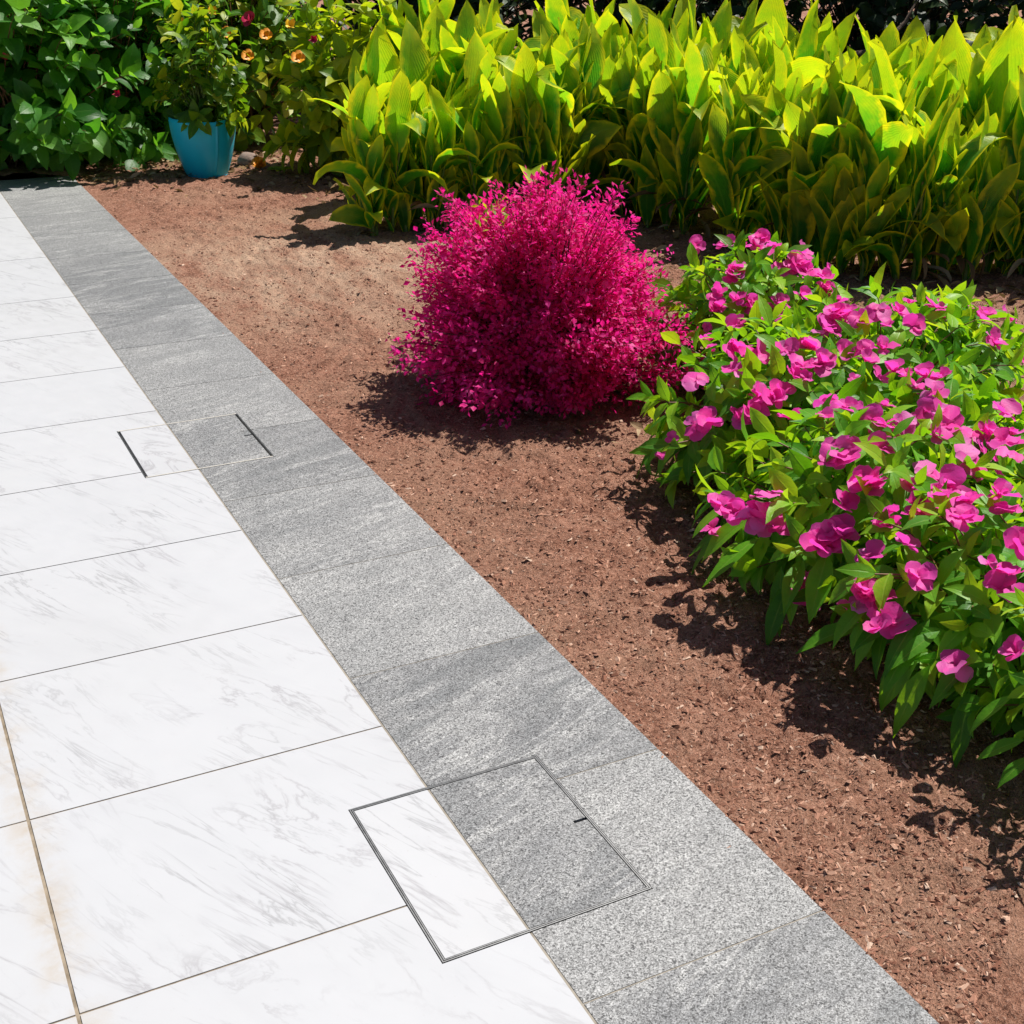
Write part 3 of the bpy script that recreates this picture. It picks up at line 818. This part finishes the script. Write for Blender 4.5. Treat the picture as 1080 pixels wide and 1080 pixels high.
ORD = 'first second third fourth fifth sixth seventh eighth ninth tenth eleventh twelfth thirteenth fourteenth fifteenth sixteenth seventeenth eighteenth nineteenth'.split()
def along(poly, n):
    poly = np.array(poly, float); seg = np.linalg.norm(np.diff(poly, axis=0), axis=1); cum = np.concatenate([[0], np.cumsum(seg)])
    s = np.linspace(0, cum[-1], n)
    return np.stack([np.interp(s, cum, poly[:, 0]), np.interp(s, cum, poly[:, 1])], -1)
ROWS = [('front', [(2.82, 7.50), (3.6, 7.30), (4.55, 7.12), (4.80, 6.25), (4.95, 5.48), (5.3, 5.10), (6.0, 4.95), (6.9, 4.70)], 19),
        ('second', [(3.15, 8.35), (4.2, 8.0), (5.1, 7.6), (5.45, 6.65), (5.85, 6.0), (6.8, 5.75), (7.7, 5.5)], 15),
        ('third', [(3.7, 8.95), (4.7, 8.6), (5.7, 8.1), (6.3, 7.3), (6.9, 6.8), (7.9, 6.5), (8.8, 6.2)], 13)]
cr = np.random.default_rng(21); sd = 300
for rn, poly, n in ROWS:
    for k, (x, y) in enumerate(along(poly, n)):
        sd += 1
        ht = ({'front': .97, 'second': 1.10, 'third': 1.16}[rn] - .07 * (x > 5.3)) * cr.uniform(.88, 1.09)
        gr = 0.0
        if rn == 'front' and k < 3: ht *= .86; gr = -.05
        lab = f'yellow green canna, {ORD[k]} from the blue pot end of the {rn} row of the bed'
        canna_clump((x + cr.normal(0, .06), y + cr.normal(0, .06), 0), lab, sd, 7 if rn == 'front' else 5, ht, .21, gr)

# ---- shrubs at the left
def extra_flowers(root, spots, mesh, name='flower'):
    for p, nrm in spots:
        fo = bpy.data.objects.new(name, mesh); COL.objects.link(fo); fo.parent = root
        fo.location = p; fo.rotation_mode = 'QUATERNION'; fo.rotation_quaternion = Vector(nrm).to_track_quat('Z', 'Y')

sh1 = shrub('broadleaf_shrub', 'dense dark green broadleaf shrub overhanging the far end of the grey stone strip', 'shrub', (1.22, 10.62, 0), 1.05, 1.0, 1.75, .58,
            M['broad'], 170, .235, 10, -.42, 'leafy shrubs at the far left', .16, 'ovate', 4, (.3, 1.2), .4, 201, .58, .45, M['stem_red'])
sh0 = shrub('broadleaf_shrub', 'dark green broadleaf shrub cut by the left photo edge beyond the white paving', 'shrub', (-.70, 11.15, 0), 1.0, .95, 1.75, .65,
            M['broad'], 160, .235, 10, -.42, 'leafy shrubs at the far left', .16, 'ovate', 4, (.3, 1.2), .4, 202, .58, .45, M['stem_red'])
sh2 = shrub('mixed_shrub', 'loose leafy shrub with orange and yellow flowers rising behind the blue pot', 'shrub', (3.00, 11.1, 0), .90, .75, 1.75, .66,
            M['mixed'], 160, .21, 10, -.45, 'leafy shrubs at the far left', .2, 'ovate', 4, (.3, 1.2), .5, 203, .52, .4, M['stem_red'])
sh3 = shrub('lime_shrub', 'lime green broad leaved shrub between the blue pot and the canna bed', 'shrub', (3.38, 9.25, 0), .48, .52, 1.25, .58,
            M['lime'], 90, .23, 9, -.5, 'leafy shrubs at the far left', .2, 'ovate', 4, (.3, 1.3), .45, 204, .48, .4, M['stem_green'])

shrub('broadleaf_shrub', 'shaded green shrub between the blue pot and the shrub over the stone strip', 'shrub', (1.98, 10.78, 0), .74, .66, 1.70, .55,
      M['broad'], 140, .21, 10, -.5, 'leafy shrubs at the far left', .18, 'ovate', 4, (.3, 1.2), .45, 206, .56, .45, M['stem_red'])

def on_shrub(px, py, dist):
    d = pix_ray(px, py); return CAM + d * dist / math.hypot(d[0], d[1])
om = flower_mesh(81, .048, 'petal_orange', 6, 1.0); ym = flower_mesh(82, .05, 'petal_yellow', 5, .8)
rm = flower_mesh(83, .065, 'petal_red', 5, .8); rs = flower_mesh(85, .035, 'petal_red', 5, .6)
def put(root, px, py, dist, me):
    p = on_shrub(px, py, dist); l = root.location
    extra_flowers(root, [((p[0] - l.x, p[1] - l.y, p[2]), (-.35, -.75, .6))], me)
put(sh2, 263, 60, 10.35, om); put(sh2, 224, 14, 10.5, ym); put(sh2, 249, 103, 10.3, ym); put(sh2, 265, 22, 10.4, rm); put(sh2, 237, 72, 10.4, rs)
put(sh2, 190, 26, 10.35, ym); put(sh2, 282, 38, 10.3, om); put(sh2, 214, 46, 10.3, rs); put(sh2, 240, 36, 10.35, om); put(sh3, 316, 62, 9.3, om); put(sh3, 306, 28, 9.4, ym); put(sh3, 330, 42, 9.3, rs)
put(sh1, 6, 60, 10.1, rs); put(sh1, 123, 99, 10.1, rs)

# ---- blue pot with its plant
def blue_pot(loc):
    root = empty('plant_pot', loc, 'turquoise blue flared plant pot with a folded side standing on the soil', 'pot')
    t = NT('blue_glaze'); co = t.coord()
    c = t.ramp(t.noise(co, 5, 4), [(.3, (.008, .54, .78)), (.7, (.012, .62, .86))])
    sp = t.maprange(t.noise(co, 60, 3), .66, .75); c = t.mix(t.math('MULTIPLY', sp, .25), c, (.2, .22, .2))
    mat = t.done(c, .42, t.bump(t.noise(co, 14, 3), .15, .004), .45)
    mb = MB(); na, nz = 72, 14
    prof = [(0.0, .150), (.015, .160), (.05, .172), (.12, .196), (.20, .219), (.28, .236), (.36, .247), (.42, .252)]
    zz = np.linspace(0, .42, nz); rr = np.interp(zz, [p[0] for p in prof], [p[1] for p in prof])
    fold = -1.42          # angle of the overlapping lip, facing the viewer's right
    A = np.linspace(fold, fold + 2 * np.pi, na)
    spiral = 1.0 - .11 * (1 - np.linspace(0, 1, na)) ** 4
    V = []
    for wall in (0, 1):
        for j in range(nz):
            for k in range(na):
                q = rr[j] * spiral[k] - wall * .012
                rim = .007 * math.sin(A[k] * 2 + 1) + .003 * math.sin(A[k] * 5)
                V.append((q * math.cos(A[k]), q * math.sin(A[k]), max(zz[j], .012 * wall) + rim * (zz[j] / .42) ** 3))
    F = []
    for wall in (0, 1):
        o = wall * nz * na
        for j in range(nz - 1):
            for k in range(na - 1):
                q = (o + j * na + k, o + j * na + k + 1, o + (j + 1) * na + k + 1, o + (j + 1) * na + k)
                F.append(q if wall == 0 else q[::-1])
    for k in range(na - 1):
        F.append(((nz - 1) * na + k, (nz - 1) * na + k + 1, (2 * nz - 1) * na + k + 1, (2 * nz - 1) * na + k))
    for k in (0, na - 1):
        for j in range(nz - 1):
            F.append((j * na + k, (j + 1) * na + k, nz * na + (j + 1) * na + k, nz * na + j * na + k))
    mb.add(V, F); mb.build('pot_wall', mat, root, True)
    mb = MB(); a = np.linspace(0, 2 * np.pi, 40, endpoint=False)
    v = np.concatenate([[(0, 0, .34)], np.stack([.205 * np.cos(a), .205 * np.sin(a), .33 + .01 * np.sin(a * 5)], -1)])
    mb.add(v, [(0, 1 + k, 1 + (k + 1) % 40) for k in range(40)]); mb.build('potting_soil', M['soil'], root, True)
    mb = MB(); v = np.concatenate([np.stack([.149 * np.cos(a), .149 * np.sin(a), 0 * a + .006], -1)]); mb.add(v, [tuple(range(40))[::-1]]); mb.build('pot_base', mat, root)
    return root
POT = (2.40, 9.72, -.007)
blue_pot(POT)
shrub('potted_plant', 'leafy green plant growing out of the blue pot', 'plant', (POT[0], POT[1], .345), .33, .31, .95, .34, M['mixed'], 60, .15, 9, -.85, None, .2, 'ovate', 4,
      (.3, 1.2), .4, 220, .5, .4, M['stem_green'])

# ---- small things on the soil by the pot
def stone(loc, r0, label, seed):
    r = np.random.default_rng(seed); mb = MB(); na, nb = 14, 8
    A, Bq = np.meshgrid(np.linspace(0, 2 * np.pi, na, endpoint=False), np.linspace(-np.pi / 2, np.pi / 2, nb))
    d = np.stack([np.cos(A) * np.cos(Bq), np.sin(A) * np.cos(Bq), np.sin(Bq)], -1)
    v = d * lump(d, seed, .2)[..., None] * np.array([1, .85, .75]) * r0 + np.array([0, 0, r0 * .6])
    F = [(j * na + k, j * na + (k + 1) % na, (j + 1) * na + (k + 1) % na, (j + 1) * na + k) for j in range(nb - 1) for k in range(na)]
    mb.add(v.reshape(-1, 3), F)
    o = mb.build('stone', M['stone'], None, True); o.location = loc
    tag(o, label, 'stone')
M['stone'] = plain_mat('brown_stone', (.14, .09, .07), (.34, .25, .21), 18, .8, .5, .006)
stone((2.76, 9.86, 0), .085, 'large brown stone lying just right of the blue pot', 31)
stone((2.82, 9.64, 0), .05, 'small brown stone at the foot of the larger stone beside the blue pot', 32)
fo = bpy.data.objects.new('fallen_flower', flower_mesh(91, .075, 'petal_orange', 5, .6)); COL.objects.link(fo); fo.location = (2.78, 9.62, .035)
fo.rotation_euler = (.5, -.3, 0); tag(fo, 'fallen orange flower lying on the soil right of the blue pot', 'flower')
sd_ = empty('seedling', (2.86, 9.40, .01), 'small pale leaved seedling on the soil below the lime green shrub', 'plant')
mb = MB(); n = 9; an = np.arange(n) * 2.4; o = np.stack([np.cos(an), np.sin(an), .5 + 0 * an], -1)
leaves(mb, np.tile([0, 0, .03], (n, 1)), o, [0, 0, 1.] - o * .3, .11, .06, .7, .3, 'ovate', 4); mb.build('foliage', M['lime'], sd_, True)
mb = MB(); tube(mb, [(0, 0, -.02), (0, 0, .02), (.005, 0, .05)], .005, .003); mb.build('stem', M['stem_green'], sd_)

# dead leaves and twigs under the plants, an uncountable litter
def litter():
    r = np.random.default_rng(77); mb = MB()
    pts = []
    for (x0, x1, y0, y1, n) in ((1.5, 3.3, 9.45, 10.4, 420), (2.7, 5.0, 6.9, 9.2, 480), (4.3, 7.0, 4.3, 6.0, 620), (3.4, 4.9, 4.6, 7.0, 260), (2.3, 3.8, 2.0, 4.4, 150), (2.0, 2.9, 4.2, 5.1, 60), (1.6, 3.0, 8.8, 9.9, 40)):
        pts.append(np.stack([r.uniform(x0, x1, n), r.uniform(y0, y1, n)], -1))
    p = np.concatenate(pts); n = len(p); z = soil_z(p[:, 0], p[:, 1]) + .008 + .012 * r.random(n)
    a = r.uniform(0, 6.28, n); D = np.stack([np.cos(a), np.sin(a), r.normal(0, .25, n)], -1)
    L = r.uniform(.03, .10, n)
    leaves(mb, np.column_stack([p, z]), D, [0, 0, 1] + r.normal(0, .35, (n, 3)), L, L * r.uniform(.2, .5, n), r.uniform(-.8, 1.3, n), r.uniform(.1, .7, n), 'ovate', 4, .05)
    o = mb.build('leaf_litter', M['dead'], None, True); tag(o, 'dry fallen leaves scattered on the soil under the plants', 'leaf litter', kind='stuff')
litter()

# ---- dark planting beyond the canna bed
HZ = [(-2.6, 13.8), (-.6, 13.6), (1.6, 13.5), (3.6, 13.0), (5.6, 12.4), (7.4, 11.4), (9.2, 10.2), (10.8, 8.9), (12.2, 7.4), (13.4, 5.7)]
HL = ['beyond the shrub at the left photo edge', 'beyond the gap between the two broadleaf shrubs', 'beyond the shrub that overhangs the stone strip', 'beyond the shrub behind the blue pot',
      'beyond the left part of the canna bed', 'beyond the middle of the canna bed', 'beyond the canna tops above the magenta bush', 'beyond the right part of the canna bed, by the fallen branch',
      'beyond the far right end of the canna bed', 'hidden most, outside the right end of the canna bed']
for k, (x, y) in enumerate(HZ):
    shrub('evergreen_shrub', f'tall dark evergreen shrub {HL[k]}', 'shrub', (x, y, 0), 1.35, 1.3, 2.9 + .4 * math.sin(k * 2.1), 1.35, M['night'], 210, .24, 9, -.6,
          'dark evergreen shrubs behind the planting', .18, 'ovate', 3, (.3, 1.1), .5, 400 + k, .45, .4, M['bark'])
for k, (x, y, lab) in enumerate([(4.9, 10.5, 'added low dark shrub hiding sunlit soil behind the left part of the canna bed'), (6.6, 9.5, 'added low dark shrub hiding sunlit soil behind the middle of the canna bed'),
                                 (8.1, 8.2, 'added low dark shrub hiding sunlit soil under the dead branch behind the canna bed'), (9.4, 7.2, 'added low dark shrub hiding sunlit soil right of the dead branch behind the canna bed'),
                                 (10.6, 6.2, 'added low dark shrub hiding sunlit soil behind the far right end of the canna bed')]):
    shrub('shade_fill_shrub', lab, 'shrub', (x, y, 0), .95, .8, .88, .34, M['night'], 90, .22, 9, -.5, 'low dark shrubs added to darken the ground behind the canna bed', .2, 'ovate', 3, (.3, 1.1), .5, 440 + k, .45, .4, M['bark'])  # added to cover sunlit soil, so the ground back here looks shaded
fb = MB(); tube(fb, [(7.6, 9.4, .62), (8.2, 9.1, .75), (8.8, 8.75, .80), (9.3, 8.5, .95)], .05, .025, 7); tube(fb, [(8.2, 9.1, .75), (8.5, 9.1, 1.0), (8.7, 9.2, 1.2)], .025, .01, 6)
tube(fb, [(7.6, 9.4, .62), (7.2, 9.6, .3), (7.0, 9.7, -.02)], .05, .06, 7); tube(fb, [(8.8, 8.75, .80), (8.9, 8.8, .4), (9.0, 8.9, -.02)], .03, .035, 6)
tag(fb.build('dead_branch', M['bark'], None, True), 'bare brown branch lying in the shade behind the canna leaves', 'branch')
